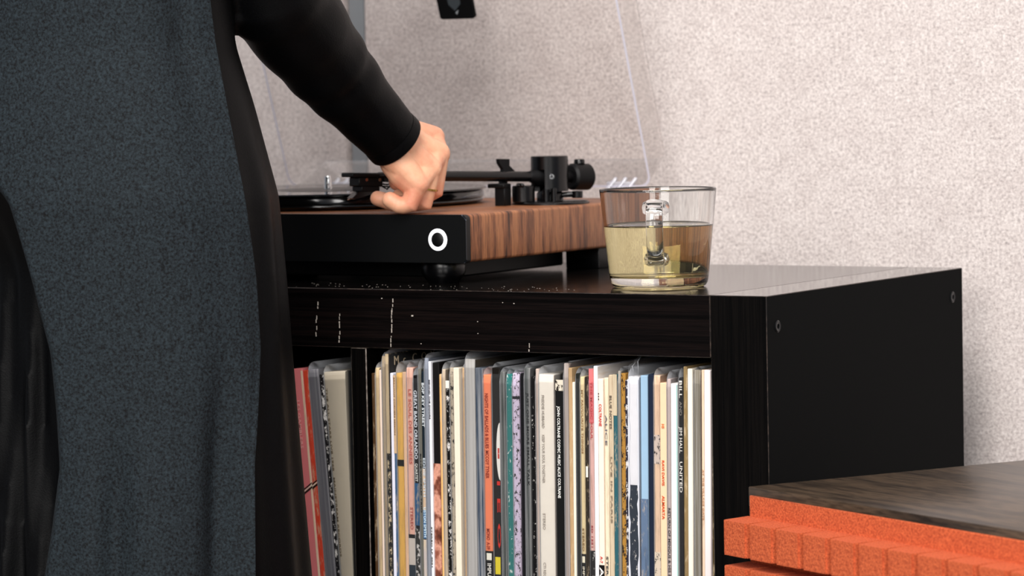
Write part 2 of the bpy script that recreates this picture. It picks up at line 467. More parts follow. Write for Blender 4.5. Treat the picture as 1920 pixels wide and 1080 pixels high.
# record lying on the platter
REC = thing('vinyl_disc', 'black vinyl record lying flat on the turntable platter', 'record', (SPX, SPY, 74.3))
prof = [(3.7, 75.9), (3.7, 74.3), (149.0, 74.3), (150.6, 75.2), (149.4, 76.3)]
r = 147.0
while r > 62: prof += [(r, 76.02), (r-.6, 75.98)]; r -= 6.0
prof += [(58, 76.0), (51, 76.0), (50.5, 76.2), (3.7, 76.2), (3.7, 75.9)]
bm = new(); lathe(bm, prof, (SPX, SPY, 0), n=128); obj('grooved_disc', bm, MT['vinyl'], REC)
bm = new(); lathe(bm, [(3.8, 76.2), (50, 76.2), (50, 76.35), (3.8, 76.35)], (SPX, SPY, 0), n=64); obj('centre_label', bm, MT['paper'], REC)
# tonearm
PV = Vector((-368, 288, 86)); TIP = Vector((-455, 80, 94.5))
D = (TIP-PV).normalized(); SIDE = Vector((D.y, -D.x, 0)).normalized()   # SIDE points left of the arm as seen from the pivot
if SIDE.x < 0: SIDE = -SIDE                                              # towards the right, where the finger lift is
UPV = SIDE.cross(D); UPV = UPV if UPV.z > 0 else -UPV
LEN = (TIP-PV).length
ta = obj('tonearm_base', lathe(new(), [(0, 60.8), (36, 60.8), (36, 62.6), (34.5, 63.8), (0, 63.8)], (-364, 282, 0), n=72), MT['black_plastic'], TT)
bm = new(); lathe(bm, [(0, 63), (12.5, 63), (12.5, 70.5), (11, 72.5), (0, 72.5)], (PV.x, PV.y, 0), n=40); ob('pivot_neck', bm, 'black_plastic')
# pivot housing, notched where the tube enters
bm = new(); nseg = 72; a0 = math.atan2(D.y, D.x)
def hous(z0, z1, skip):
    ri, ro = 9.5, 17.3
    for i in range(nseg):
        am = (i+.5)/nseg*2*math.pi
        da = abs((am-a0+math.pi) % (2*math.pi)-math.pi)
        if skip and da < .62: continue
        q = [(i/nseg*2*math.pi), ((i+1)/nseg*2*math.pi)]
        P4 = [(r_*math.cos(a)+PV.x, r_*math.sin(a)+PV.y) for a in q for r_ in (ri, ro)]
        prism(bm, [P4[0], P4[1], P4[3], P4[2]], z0, z1)
hous(72.6, 93.0, True); hous(93.0, 104.6, False)
bmesh.ops.remove_doubles(bm, verts=bm.verts, dist=.02)
dup = {}
for f in list(bm.faces):
    k = tuple(round(c, 1) for c in f.calc_center_median()); dup.setdefault(k, []).append(f)
bmesh.ops.delete(bm, geom=[f for v in dup.values() if len(v) > 1 for f in v], context='FACES')
lathe(bm, [(0, 103.2), (9.6, 103.2), (9.6, 105.0), (0, 105.0)], (PV.x, PV.y, 0), n=36)
lathe(bm, [(9.4, 104.6), (16.6, 105.2), (17.3, 104.4)], (PV.x, PV.y, 0), n=72)
ph = ob('pivot_housing', bm, 'black_plastic', angle=30)
vw = Vector((.60, -.80, 0))
scp = Vector((PV.x, PV.y, 86.5))+vw*17.0
bm = new(); lathe(bm, [(0, 0), (.9, 0), (1.1, .9), (2.3, .9), (2.7, .3), (2.7, -1), (0, -1)], scp, vw, 20); ob('pivot_screw', bm, 'chrome', ph, label='small chrome socket screw')
bm = new(); tube(bm, [PV+D*-2, PV+D*12, PV+D*17, PV+D*22], [8.2, 8.2, 7.4, 5.4], 24); ob('arm_collar', bm, 'black_matt')
bm = new(); cyl(bm, PV+D*8, PV+D*(LEN-44), 4.9, 4.6, 24); ob('arm_tube', bm, 'black_plastic')
bm = new(); cyl(bm, PV-D*14, PV-D*30, 5.2, None, 24); cyl(bm, PV-D*24, PV-D*46, 12.4, None, 40, 2.2); ob('counterweight', bm, 'black_matt')
c = PV-D*35+Vector((0, 0, 12)); bm = new(); cyl(bm, c, c+Vector((0, 0, 4.6)), 5.2, 4.9, 24, .8); ob('weight_knob', bm, 'black_plastic')
# headshell with cartridge, stylus and finger lift
def AM(s, side, up): return PV+D*s+SIDE*side+UPV*up
HS = frame(AM(0, 0, 0), D, SIDE, D.cross(SIDE))
sgn = 1 if D.cross(SIDE).z > 0 else -1
def hbox(bm, s0, s1, a0_, a1_, u0, u1, bev=.6):
    b2 = new(); box(b2, s0, s1, a0_, a1_, min(sgn*u0, sgn*u1), max(sgn*u0, sgn*u1), bev)
    b2.transform(HS); me = bpy.data.meshes.new('t'); b2.to_mesh(me); b2.free(); bm.from_mesh(me); bpy.data.meshes.remove(me)
E1 = LEN
bm = new(); hbox(bm, E1-50, E1, -9, 9, -1.5, 2.6, .9); hbox(bm, E1-54, E1-36, -5.5, 5.5, -5.5, 3.2, .9)
hs = ob('headshell', bm, 'black_matt')
bm = new(); hbox(bm, E1-34, E1-8, -8, 8, -9.5, -1.6, .8); hbox(bm, E1-31, E1-11, -7.6, 7.6, -14.2, -9.2, .8)
ob('cartridge', bm, 'black_matt', hs)
bm = new()
prism(bm, [(E1-30, -11.5), (E1-12, -13.0), (E1-3.5, -20.0), (E1-6.5, -21.0), (E1-26, -16.2)], -4.2, 4.2, frame(AM(0, 0, 0), D, UPV, D.cross(UPV)))
ob('stylus_body', bm, 'black_plastic', hs, smooth=False)
bm = new(); cyl(bm, AM(E1-12, 0, -17.2), AM(E1-1.5, 0, -21.6), 1.1, .5, 12); ob('stylus_tip', bm, 'chrome', hs, label='pale stylus tip')
for s in (E1-30, E1-16):
    bm = new(); cyl(bm, AM(s, 6.5, -3.5), AM(s, 8.6, -3.5), 1.5, None, 14); ob('mounting_screw', bm, 'chrome', hs)
for k, (uu, ss) in enumerate(((-6, E1-40), (-10, E1-41), (-8, E1-45))):
    bm = new(); tube(bm, [AM(E1-33, 5.5-k*2, -7-k), AM(ss, 6-k*2, uu-2), AM(E1-50, 4-k*2, -4)], .7, 8); ob('lead_wire', bm, 'black_matt', hs)
bm = new(); tube(bm, [AM(E1-30, 9, 0), AM(E1-32, 16, .2), AM(E1-33, 22, -1.5), AM(E1-34, 28, -1.0)], [1.5, 1.5, 1.5, 1.3], 10, flat=.6); ob('finger_lift', bm, 'black_matt', hs)
# arm rest, cue lever and small fittings
RP = PV+D*54
bm = new(); box(bm, RP.x-5.5, RP.x+5.5, RP.y-6, RP.y+6, 60.8, 81, .8)
box(bm, RP.x-12, RP.x+6, RP.y-8, RP.y+5, 77.5, 81.5, .8)
hk = [(56, 16), (44, 16), (44, 10), (37.6, 4.8), (30.6, .5), (27, 0), (32, -2.5), (40.5, -1), (45.8, -2), (46, -8), (53, -8), (51, 6.5), (55.4, 12)]
for off_ in (4.0,):
    prism(bm, hk, off_-1, off_+4.0, frame(PV, D, UPV, D.cross(UPV)))
ob('arm_rest', bm, 'black_matt')
bm = new(); q = PV+D*32+SIDE*2
cyl(bm, (q.x, q.y, 63.5), (q.x, q.y, 79), 10.5, None, 32, .8); tube(bm, [(q.x-3, q.y, 77.5), (q.x-2, q.y-6, 79.5), (q.x+6, q.y-12, 79.5)], 2.0, 10)
ob('cue_lifter', bm, 'black_plastic')
bm = new(); q2 = PV+D*14+SIDE*13
cyl(bm, (q2.x, q2.y, 63.5), (q2.x, q2.y, 75), 3.3, None, 20, .4); cyl(bm, (q2.x+7, q2.y+2, 63.5), (q2.x+7, q2.y+2, 76), 2.6, None, 20, .4); ob('lifter_post', bm, 'black_plastic')
bm = new(); tube(bm, [(PV.x+9, PV.y+2, 69), (PV.x+20, PV.y+7, 69.5)], 2.6, 12); cyl(bm, (PV.x+24, PV.y+9, 66), (PV.x+24, PV.y+9, 72.4), 5.2, None, 24, .6); ob('antiskate_knob', bm, 'black_plastic')
# lid: a shallow clear tray hinged at the back, leaning forward over the platter
tl = math.radians(19.0)
LD, LN = Vector((0, -math.sin(tl), math.cos(tl))), Vector((0, math.cos(tl), math.sin(tl)))
R0 = Vector((-532, 403, 71.6)); LW, LL, LH = 209.0, 345.0, 50.0
LM = frame(R0, (1, 0, 0), LD, LN)
def ring(bm, inset, dr, wz, rad):
    return [bm.verts.new(LM @ Vector((x, y, wz))) for x, y in rrect(-LW+inset, LW-inset, inset*dr, LL-inset, (rad, rad, rad*.72, rad*.72), 6)]
bm = new(); TH = 2.4
loops = [ring(bm, 0, 1, 0, 17), ring(bm, 7, 1.3, LH-3, 15), ring(bm, 8, 1.3, LH-.8, 14), ring(bm, 10, 1.3, LH, 12)]
inn = [ring(bm, TH, 1, 0, 14.5), ring(bm, 7+TH, 1.3, LH-TH-2, 12), ring(bm, 9+TH, 1.3, LH-TH, 10)]
def bridge(a, b):
    n = len(a)
    for i in range(n): bm.faces.new((a[i], a[(i+1) % n], b[(i+1) % n], b[i]))
for a, b in zip(loops, loops[1:]): bridge(a, b)
for a, b in zip(inn, inn[1:]): bridge(b, a)
nf = len(bm.faces); bridge(inn[0], loops[0]); bm.faces.ensure_lookup_table()
for f in bm.faces[nf:]: f.material_index = 1
bm.faces.new(loops[-1]); bm.faces.new(inn[-1][::-1])
lid = obj('lid', bm, [MT['acrylic'], MT['acrylic_edge']], TT, angle=30, label='clear raised lid')
bm = new(); prism(bm, rrect(-20, 20, 158, 208, (3, 3, 3, 3)), LH+.05, LH+.7, LM); bd = ob('badge', bm, 'black_matt', lid, smooth=False, label='black badge with grey diamond emblem')
bm = new()
prism(bm, [(0, 159.5), (7.5, 170), (10.5, 176), (0, 192), (-10.5, 176), (-7.5, 170)], LH-TH-.55, LH-TH-.15, LM); 
bm.free(); bm = new()
prism(bm, rrect(-20, 20, 158, 208, (3, 3, 3, 3)), LH-TH-.7, LH-TH-.1, LM); ob('badge_face', bm, 'black_matt', lid, smooth=False)
bm = new(); prism(bm, [(-1, 166.5), (6.5, 173.5), (6.8, 180), (0, 187), (-7.5, 180), (-7.2, 173)], LH-TH-1.0, LH-TH-.6, LM); ob('badge_emblem', bm, 'badge_grey', lid, smooth=False)
bm = new(); prism(bm, [(.6, 162.6), (3.2, 167.5), (.8, 166.0), (-.8, 164.6)], LH-TH-1.0, LH-TH-.6, LM); ob('badge_emblem', bm, 'badge_light', lid, smooth=False)
for hx in (-360, -679):
    bm = new()
    box(bm, hx-15, hx+15, 394, 420, 61.2, 67.5, 1.0)
    for k in (-11, 0, 11):
        tube(bm, [(hx+k-3, 398, 64), (hx+k+5, 408, 79)], 2.6, 10, flat=.7)
    box(bm, hx-14, hx+14, 404, 412, 64, 77, 1.2)
    ob('lid_hinge', bm, 'hinge', label='clear plastic hinge')

# ------------------------------------------------------------------ glass mug of tea
CX, CY = -144.5, 86.8
MUG = thing('glass_mug', 'clear glass mug with facing handle on the shelf edge beside the turntable', 'mug', (CX, CY, 0))
outer = [(0, .9), (30, .9), (34.5, 0), (37.0, 0), (39.4, 1.2), (41.0, 4.0), (41.8, 8), (45.6, 45), (49.2, 80.5), (49.4, 82.2)]
inner = [(48.6, 83.2), (47.0, 82.8), (46.4, 80.5), (43.0, 45), (39.2, 13), (37.4, 10.2), (33, 9.4), (0, 9.4)]
bm = new(); lathe(bm, outer+inner, (CX, CY, 0), n=96)
obj('mug_body', bm, MT['glass'], MUG, angle=60)
hd = Vector((.440, -.898, 0)).normalized(); hs_ = Vector((-hd.y, hd.x, 0))
def HP(rad, z): return Vector((CX, CY, 0))+hd*rad+Vector((0, 0, z))
path = [(46.8, 68.5), (52, 70.2), (60, 72.5), (68, 73.2), (74, 71.0), (77.5, 66), (78.2, 58), (76.5, 48), (72, 38), (65, 29.5), (57, 25.5), (50, 24.8), (44.4, 25.5)]
bm = new(); rows = []
wid = [11.5, 9.4, 7.6, 7.2, 7.1, 7.1, 7.1, 7.0, 7.0, 7.0, 7.4, 8.8, 10.5]; thk = [9.5, 6.5, 4.8, 4.4, 4.4, 4.4, 4.4, 4.4, 4.4, 4.4, 4.8, 6.2, 8.6]
for i, (rr, zz_) in enumerate(path):
    a, b = path[max(i-1, 0)], path[min(i+1, len(path)-1)]
    d = Vector((b[0]-a[0], 0, b[1]-a[1])).normalized(); nrm = hd*(-d.z)+Vector((0, 0, 1))*d.x
    row = []
    for k in range(12):
        an = 2*math.pi*k/12; cx_, sy_ = math.cos(an), math.sin(an)
        sq = lambda v: math.copysign(abs(v)**.6, v)
        row.append(bm.verts.new(HP(rr, zz_)+hs_*(wid[i]*sq(cx_))+nrm*(thk[i]*.72*sq(sy_))))
    rows.append(row)
for a, b in zip(rows, rows[1:]):
    for i in range(12): bm.faces.new((a[i], a[(i+1) % 12], b[(i+1) % 12], b[i]))
bm.faces.new(rows[0][::-1]); bm.faces.new(rows[-1])
obj('mug_handle', bm, MT['glass'], MUG, angle=50)
bm = new()
lathe(bm, [(0, 9.2), (33, 9.2), (37.6, 10.0), (39.5, 13), (43.3, 45), (44.0, 52.6), (43.0, 52.0), (40.5, 51.6), (0, 51.6)], (CX, CY, 0), n=96)
o = obj('tea', bm, MT['tea'], None, angle=60); tag(o, 'pale yellow green tea half filling the glass mug', 'drink')

# ------------------------------------------------------------------ records in the cubes
RECORDS = [
    (-384.3, -381.19, -73.1, 0, '#4a3420', 'worn', 'thin dark brown sleeve with tan edges, first at the divider', (), (), None),
    (-380.15, -376.51, -68.4, -63.8, '#e8cfa4', 'cream', 'narrow yellowed cream sleeve, second from the divider', (), (), None),
    (-376.36, -373.66, -70.2, 0, '#efd9c8', 'plain', 'thin pinkish white spine beside the yellowed cream one', (), (), None),
    (-373.4, -369.77, -58.1, -54.4, '#b3a38c', 'cream', 'taupe sleeve in film standing taller, left of a chipped black spine', (), (), '#15120f'),
    (-369.61, -366.39, -56.1, -52.4, '#1a1817', 'chips_cream', 'black spine chipped to cream, its tall cover lettered in capitals', (), ((-56.1, -142.0, '#cbb795', 'cream'),), 'MCCOY'),
    (-366.13, -363.02, -72.6, 0, '#dfe0ee', 'plain', 'pale lavender white spine left of the blue one', (), (), None),
    (-362.87, -360.43, -74.4, 0, '#46607f', 'worn', 'beige and steel blue spine left of the mustard yellow one', ((-76.3, -125.7, 'BRILLIANT CORNERS SESSION', '#7a5a3c', 0.6, 0),), ((-71.6, -141.8, '#c7ab8a', 'cream'),), None),
    (-360.17, -353.42, -72.4, -63.2, '#e6b75e', 'cream', 'mustard yellow sleeve with one black patch across its spine', (), ((-147.2, -152.8, '#15110c', 'plain'),), None),
    (-353.16, -349.53, -71.4, 0, '#c6a489', 'cream', 'tan edged sleeve pressed against the pale pink one', (), (), None),
    (-349.37, -342.52, -67.5, -62.9, '#e7b7a6', 'cream', 'pale pink spine with faint red lettering and black foot', ((-86.0, -150.6, 'LE SOUL DES ANNEES', '#c9695a', 0.5, 0), (-187.6, -207.0, 'STEREO', '#b75a50', 0.5, 0)), ((-211.1, -252.2, '#cfc6bd', 'plain'), (-211.1, -214.4, '#0d0c0c', 'plain'), (-237.5, -252.2, '#23303a', 'plain')), None),
    (-342.26, -337.85, -73.8, -67.3, '#0e0e10', 'plain', 'black spine with white capitals and a blue block below', ((-86.7, -145.9, 'GREAT BAND ORLANDO', '#e8ecf2', 0.85, 0), (-149.5, -165.2, 'QUARTET', '#e6e6e0', 0.7, 0)), ((-166.6, -203.1, '#235a86', 'worn'), (-205.9, -247.4, '#2a2a26', 'chips_white')), None),
    (-337.59, -334.48, -68.2, -59.8, '#75746a', 'plain', 'narrow grey olive film covered sleeve between two black lettered spines', ((-141.1, -191.9, 'BLUE WORLD TRIO', '#1b1b1b', 0.5, 0),), (), None),
    (-334.22, -330.48, -70.4, 0, '#16212a', 'plain', 'black and blue spine with white lettering, beige at mid height', ((-80.1, -117.9, 'BOP KEY STREET', '#dfe6ea', 0.8, 0), (-144.7, -178.0, 'EDDIE SMITH', '#c9d4dc', 0.7, 0), (-187.2, -212.6, 'LISTON SMITH', '#cfe6f4', 0.8, 0)), ((-153.9, -189.5, '#c9b096', 'cream'), (-189.5, -214.0, '#4d6f95', 'plain'), (-214.9, -251.9, '#b7ada8', 'worn')), None),
    (-330.32, -326.33, -58.7, -55.0, '#8b93a2', 'film', 'blue grey film covered sleeve left of a bright white spine', (), (), None),
    (-326.17, -323.68, -61.4, 0, '#f4f4fa', 'plain', 'bright white thin spine with small dark print', ((-77.1, -110.8, 'BEHIND THE DOORS', '#33333d', 0.6, 0), (-203.2, -237.8, 'STEREO LP 4021', '#5a5a50', 0.6, 0)), (), None),
    (-323.47, -316.62, -62.6, 0, '#120f10', 'plain', 'black topped spine with a brown photograph printed below', (), ((-149.0, -251.5, '#7d4c40', 'photo'),), None),
    (-316.31, -313.2, -72.2, 0, '#e5b473', 'worn', 'orange topped cream spine right of the brown photograph', (), (), None),
    (-313.04, -309.77, -67.9, -61.9, '#d8c7b0', 'cream', 'cream sleeve with rounded film top, left of white dotted black', (), (), None),
    (-309.56, -305.93, -77.5, 0, '#100f0f', 'chips_white', 'black spine peppered with white flecks, a white cap on top', (), ((-77.5, -84.0, '#eae4da', 'plain'),), None),
    (-305.67, -302.04, -66.3, -60.8, '#bdb09c', 'chips_dark', 'dirty beige sleeve with smudges left of a plain ivory one', (), (), None),
    (-301.88, -296.07, -66.2, 0, '#eadfcb', 'plain', 'plain ivory spine left of a dark gap', (), (), None),
    (-293.22, -290.36, -66.0, -61.4, '#c8a883', 'worn', 'thin tan spine right of a dark gap, beside silver film', (), (), None),
    (-290.21, -279.98, -58.4, -52.9, '#b5b2ae', 'film', 'wide silver grey film covered sleeve standing tall', (), (), '#6b5a40'),
    (-279.83, -272.2, -65.6, 0, '#29384a', 'film', 'dark slate blue sleeve left of the coral orange spine', (), (), None),
    (-271.68, -264.0, -71.3, -65.3, '#f08a62', 'plain', 'coral orange spine with red brown capitals and black foot', ((-87.0, -133.7, 'NIGHTS OF BALLADS & BLUES', '#a2321c', 0.52, -0.5), (-135.5, -159.1, 'MCCOY TYNER', '#a2321c', 0.52, -0.5), (-202.0, -219.6, 'MONO  A-39', '#a2321c', 0.52, -0.5), (-231.6, -250.1, 'IMPULSE', '#f0ece4', 0.6, 0)), ((-221.0, -250.1, '#0d0c0c', 'plain'), (-222.8, -228.8, '#f2eee0', 'mark')), None),
    (-263.63, -255.85, -65.1, -61.4, '#14100d', 'plain', 'black spine with red capitals and a yellow bar', ((-161.2, -218.4, 'I E O', '#cf2b1c', 0.5, 1.3),), ((-225.8, -240.6, '#e6d32a', 'mark'),), 'STICKER'),
    (-255.43, -250.4, -68.2, -64.9, '#3a403d', 'film', 'dark grey green film covered sleeve left of the teal one', (), (), None),
    (-250.09, -243.91, -70.3, -66.1, '#2f7a76', 'chips_edge', 'teal green spine with chipped white left edge', (), (), None),
    (-243.13, -236.13, -69.2, -66.4, '#cfc2d6', 'chips_dark', 'lavender white spine speckled all over with black', (), ((-88.6, -90.9, '#1c1a22', 'plain'),), None),
    (-235.87, -231.45, -69.0, 0, '#111114', 'plain', 'plain black sleeve right of the speckled lavender spine', (), (), None),
    (-231.19, -225.64, -64.2, -60.6, '#4d5150', 'film', 'grey film sleeve with dim lettering, left of flecked black', ((-85.0, -163.5, 'JUST ONE MORE SMALL TALK', '#202224', 0.5, 0.5),), (), None),
    (-225.49, -221.18, -71.5, 0, '#0f0e10', 'chips_few', 'black spine with sparse white flecks left of the widest ivory', (), (), None),
    (-220.92, -217.6, -64.9, -64.0, '#c9b8ae', 'cream', 'beige pink film edge of the widest ivory sleeve', (), (), None),
    (-217.49, -202.49, -69.3, -62.8, '#ede6da', 'plain', 'widest sleeve of the shelf, ivory with faint grey lettering', ((-86.8, -114.5, 'FREDDIE HUBBARD', '#a9a096', 0.2, -1.2), (-120.1, -160.7, 'KEEP YOUR SOUL TOGETHER', '#b3aaa0', 0.2, -1.2), (-186.1, -200.0, 'STEREO', '#b3aaa0', 0.2, -1.2), (-227.7, -248.5, 'CTI RECORDS', '#b3aaa0', 0.2, -1.2)), (), None),
    (-202.13, -194.35, -73.6, 0, '#101112', 'plain', 'black spine with bold white capitals right of the ivory one', ((-95.7, -172.9, 'JOHN COLTRANE COSMIC MUSIC ALICE COLTRANE', '#f1f1ec', 0.42, -0.6),), ((-73.6, -82.8, '#d8cfbd', 'chips_dark'),), None),
    (-193.83, -189.0, -59.5, -58.6, '#a89a92', 'film', 'taupe film covered sleeve with fine ribs, right of white capitals', (), (), None),
    (-188.64, -185.32, -63.1, 0, '#b99a72', 'worn', 'tan brown spine left of a bright cream one', (), (), None),
    (-185.21, -182.31, -75.0, 0, '#f2e8d2', 'plain', 'bright cream spine left of a dark gap', (), (), None),
    (-181.63, -177.74, -67.5, -62.9, '#20231f', 'plain', 'dark olive sleeve left of the cream one with black foot', (), (), None),
    (-177.48, -173.43, -70.2, -63.7, '#ead6a8', 'cream', 'cream yellow spine with brown print, black foot, white block', ((-81.2, -134.4, 'MY FAVOURITE THINGS', '#b08a5a', 0.5, 0), (-196.7, -216.1, 'STEREO', '#9b7a4c', 0.5, 0), (-229.0, -247.5, 'IMPULSE', '#efe7d2', 0.6, 0)), ((-218.4, -247.5, '#14130f', 'plain'), (-220.3, -225.8, '#f2ead2', 'mark')), None),
    (-173.27, -170.37, -70.1, 0, '#2d2823', 'worn', 'thin dark brown spine with a white stripe, left of pink', (), ((-144.9, -154.1, '#e8e4da', 'mark'),), None),
    (-169.95, -165.18, -63.5, -62.6, '#e8bdb4', 'cream', 'pink and red spine with red lettering, black at its foot', ((-74.1, -122.6, 'THE MAGIC SOUL', '#cf4a50', 0.5, 0), (-194.2, -212.6, 'SD 1351', '#b24a50', 0.4, -0.4)), ((-62.6, -108.7, '#e0777a', 'cream'), (-215.4, -247.3, '#171313', 'chips_few')), None),
    (-165.02, -161.13, -61.0, 0, '#f3f0f4', 'plain', 'bright white tall sleeve between pink and red lettered cream', (), (), '#e6e2e0'),
    (-160.71, -155.63, -71.5, 0, '#f3e3d3', 'plain', 'cream spine with red capitals and three black dots', ((-83.1, -89.1, '...', '#2a1c1c', 0.9, 0), (-92.3, -110.8, 'COLTRANE', '#cf4038', 0.6, 0), (-219.3, -224.9, 'A-7', '#cf4038', 0.6, 0), (-228.5, -247.0, 'A-B', '#f0ece6', 0.9, 0)), ((-226.7, -247.0, '#121010', 'plain'),), None),
    (-155.42, -151.27, -70.5, 0, '#ead9be', 'cream', 'cream spine with grey print, lavender along its left edge', ((-101.4, -126.8, 'ALICE', '#6c6a70', 0.6, 0), (-219.2, -244.6, 'STEREO', '#4a4a4a', 0.6, 0)), (), None),
    (-150.85, -146.6, -68.0, 0, '#cdbb9f', 'cream', 'taupe spine with grey capitals, left of the teal footed one', ((-85.1, -112.8, 'BLUE NOTES', '#6d6256', 0.6, 0), (-135.9, -191.3, 'LIVE IN PARIS', '#8a7a68', 0.45, 0.3)), (), None),
    (-146.44, -142.86, -67.5, 0, '#2e5d66', 'worn', 'deep teal spine with beige upper third', (), ((-67.5, -101.6, '#cbbca0', 'cream'),), None),
    (-142.6, -140.11, -64.6, -61.8, '#8c8271', 'film', 'thin grey taupe film sleeve left of the gold patterned one', (), (), None),
    (-139.85, -135.39, -66.3, 0, '#a77b38', 'chips_dark', 'gold and black patterned spine', (), (), None),
    (-135.08, -132.17, -71.8, 0, '#2a2836', 'chips_white', 'black and lavender chipped spine left of the torn white one', (), (), None),
    (-131.86, -121.69, -68.8, -61.4, '#f0eff2', 'plain', 'torn sleeve, white paper above and dark navy below', (), ((-158.4, -246.1, '#27323f', 'chips_few'),), 'TORN'),
    (-121.48, -114.68, -67.7, 0, '#97b7d0', 'plain', 'light blue sleeve, slate blue lower down, beside torn white', (), ((-169.7, -245.9, '#5d708a', 'worn'),), None),
    (-114.52, -109.59, -66.6, 0, '#1c2436', 'plain', 'navy blue sleeve right of the light blue one', (), (), None),
    (-109.07, -103.21, -67.3, -61.8, '#edcdb0', 'cream', 'peach cream spine with a dark patterned lower half', (), ((-116.3, -140.3, '#d9c8bc', 'chips_dark'), (-213.2, -245.6, '#e8d8c4', 'chips_dark')), None),
    (-102.79, -96.46, -73.1, 0, '#f2cda8', 'plain', 'peach spine with orange capitals, left of mauve print', ((-106.9, -110.1, 'HI', '#e0763a', 0.5, 0), (-136.9, -157.7, 'RAVI DAVIS', '#d9562e', 0.45, 0), (-166.0, -185.4, 'ALMARTA', '#d9562e', 0.5, 0)), (), None),
    (-96.25, -92.73, -69.8, -63.3, '#c6b7b4', 'plain', 'mauve grey spine with dark print running down its lower half', ((-176.0, -242.9, 'RETURN OF MINGUS & HIS BAND', '#4f474a', 0.75, 0),), (), None),
    (-92.52, -86.08, -73.3, 0, '#f4f3ef', 'plain', 'white spine with a mint green right edge', (), (), None),
    (-85.77, -81.72, -68.5, -60.2, '#0e0d0d', 'plain', 'black spine with bold white lettering in three blocks', ((-70.9, -85.2, 'BILL', '#ebe7e0', 0.8, 0), (-87.9, -99.5, 'AND', '#8b8680', 0.7, 0), (-108.7, -130.4, 'JIM HALL', '#ebe7e0', 0.8, 0), (-137.4, -162.8, 'UNITED', '#ebe7e0', 0.8, 0)), (), None),
    (-81.52, -78.09, -59.2, 0, '#8c7650', 'worn', 'olive tan sleeve right of the bold white lettering', (), (), None),
    (-77.88, -73.21, -60.9, 0, '#f4ead9', 'plain', 'creamy white spine left of the last dark gap', (), (), None),
    (-71.34, -65.27, -61.7, -59.8, '#857d6d', 'film', 'grey olive film covered sleeve right of the last dark gap', (), (), None),
    (-65.12, -62.0, -61.5, 0, '#e7cbb0', 'cream', 'thin peach tan spine left of the last white sleeve', ((-142.8, -184.4, 'AT THE VILLAGE GATE', '#c59a78', 0.6, 0),), (), None),
    (-61.85, -55.77, -61.4, 0, '#efe4e2', 'film', 'pinkish white ribbed sleeve near the right side panel', (), (), None),
    (-55.25, -52.87, -67.7, 0, '#4a3c22', 'worn', 'thin dark olive sleeve, last one against the right panel', (), (), None)]
ZB = -385.8
BLOCK = sleeve_mat('#efe9dd', 'mark')
SPIN = frame((0, 0, 0), (0, 0, -1), (1, 0, 0), (0, -1, 0))
def make_record(x0, x1, ztop, zfilm, col, pat, label, texts, bands, face, lean, yf, grp):
    t = (x1-x0)*.97
    dz0 = -150.0-ZB
    xb = (x0+x1)/2-math.tan(lean)*dz0
    root = thing('record_sleeve', label, 'record', (xb, yf, ZB+t/2*math.sin(abs(lean))), grp)
    root.rotation_euler = (0, lean, 0)
    H = (ztop-ZB)/math.cos(lean)
    bm = new(); box(bm, -t/2, t/2, 0, 314, 0, H, min(.7, t*.2), 1); bm.normal_update()
    for f in bm.faces:
        if f.normal.y > -.9 and abs(f.normal.x) > .9: f.material_index = 1
    side = sleeve_mat(face, 'worn') if isinstance(face, str) and face.startswith('#') else sleeve_mat(col, pat if pat in ('plain', 'worn', 'film') else 'plain')
    obj('sleeve', bm, [sleeve_mat(col, pat), side], root, local=True, smooth=False)
    lz = lambda z: (z-ZB)/math.cos(lean)
    for k, bd_ in enumerate(bands):
        za, zb_, c, p = bd_
        wv = t/2 if p != 'mark' else t*.34
        bm = new(); box(bm, -wv, wv, -.25-.08*k, .6, lz(max(zb_, -385)) if zb_ > -245 else lz(-384), min(lz(za), H), .1)
        obj('spine_band' if p != 'mark' else 'spine_mark', bm, sleeve_mat(c, p), root, local=True, smooth=False)
    for tx in texts:
        za, zb_, body, c, fr, off = tx
        M = frame((off*t*.18, -.55, lz(za)), (0, 0, -1), (1, 0, 0), (0, -1, 0))
        text_mesh('spine_lettering', body, max(t*fr*1.15, 1.2), M, sleeve_mat(c, 'mark'), root, lz(za)-lz(zb_), .012)
    if zfilm:
        hf = (zfilm-ZB)/math.cos(lean); tf = t/2+.16
        poly = [(314, 0), (314, hf-2)]+[(9-9*math.sin(a), hf-9+9*math.cos(a)) for a in (0, .4, .8, 1.2, math.pi/2)]+[(-.7, hf-12), (-.7, 0)]
        bm = new(); prism(bm, poly, -tf, tf, frame((0, 0, 0), (0, 1, 0), (0, 0, 1), (1, 0, 0))); bm.normal_update()
        bmesh.ops.delete(bm, geom=[f for f in bm.faces if f.normal.z < -.9 or f.normal.y > .9 or abs(f.normal.x) < .5 and f.calc_center_median().y > 30], context='FACES')
        obj('film_cover', bm, MT['film'], root, local=True, smooth=False)
    return root, t, H
GRP = 'records filling the right cube'
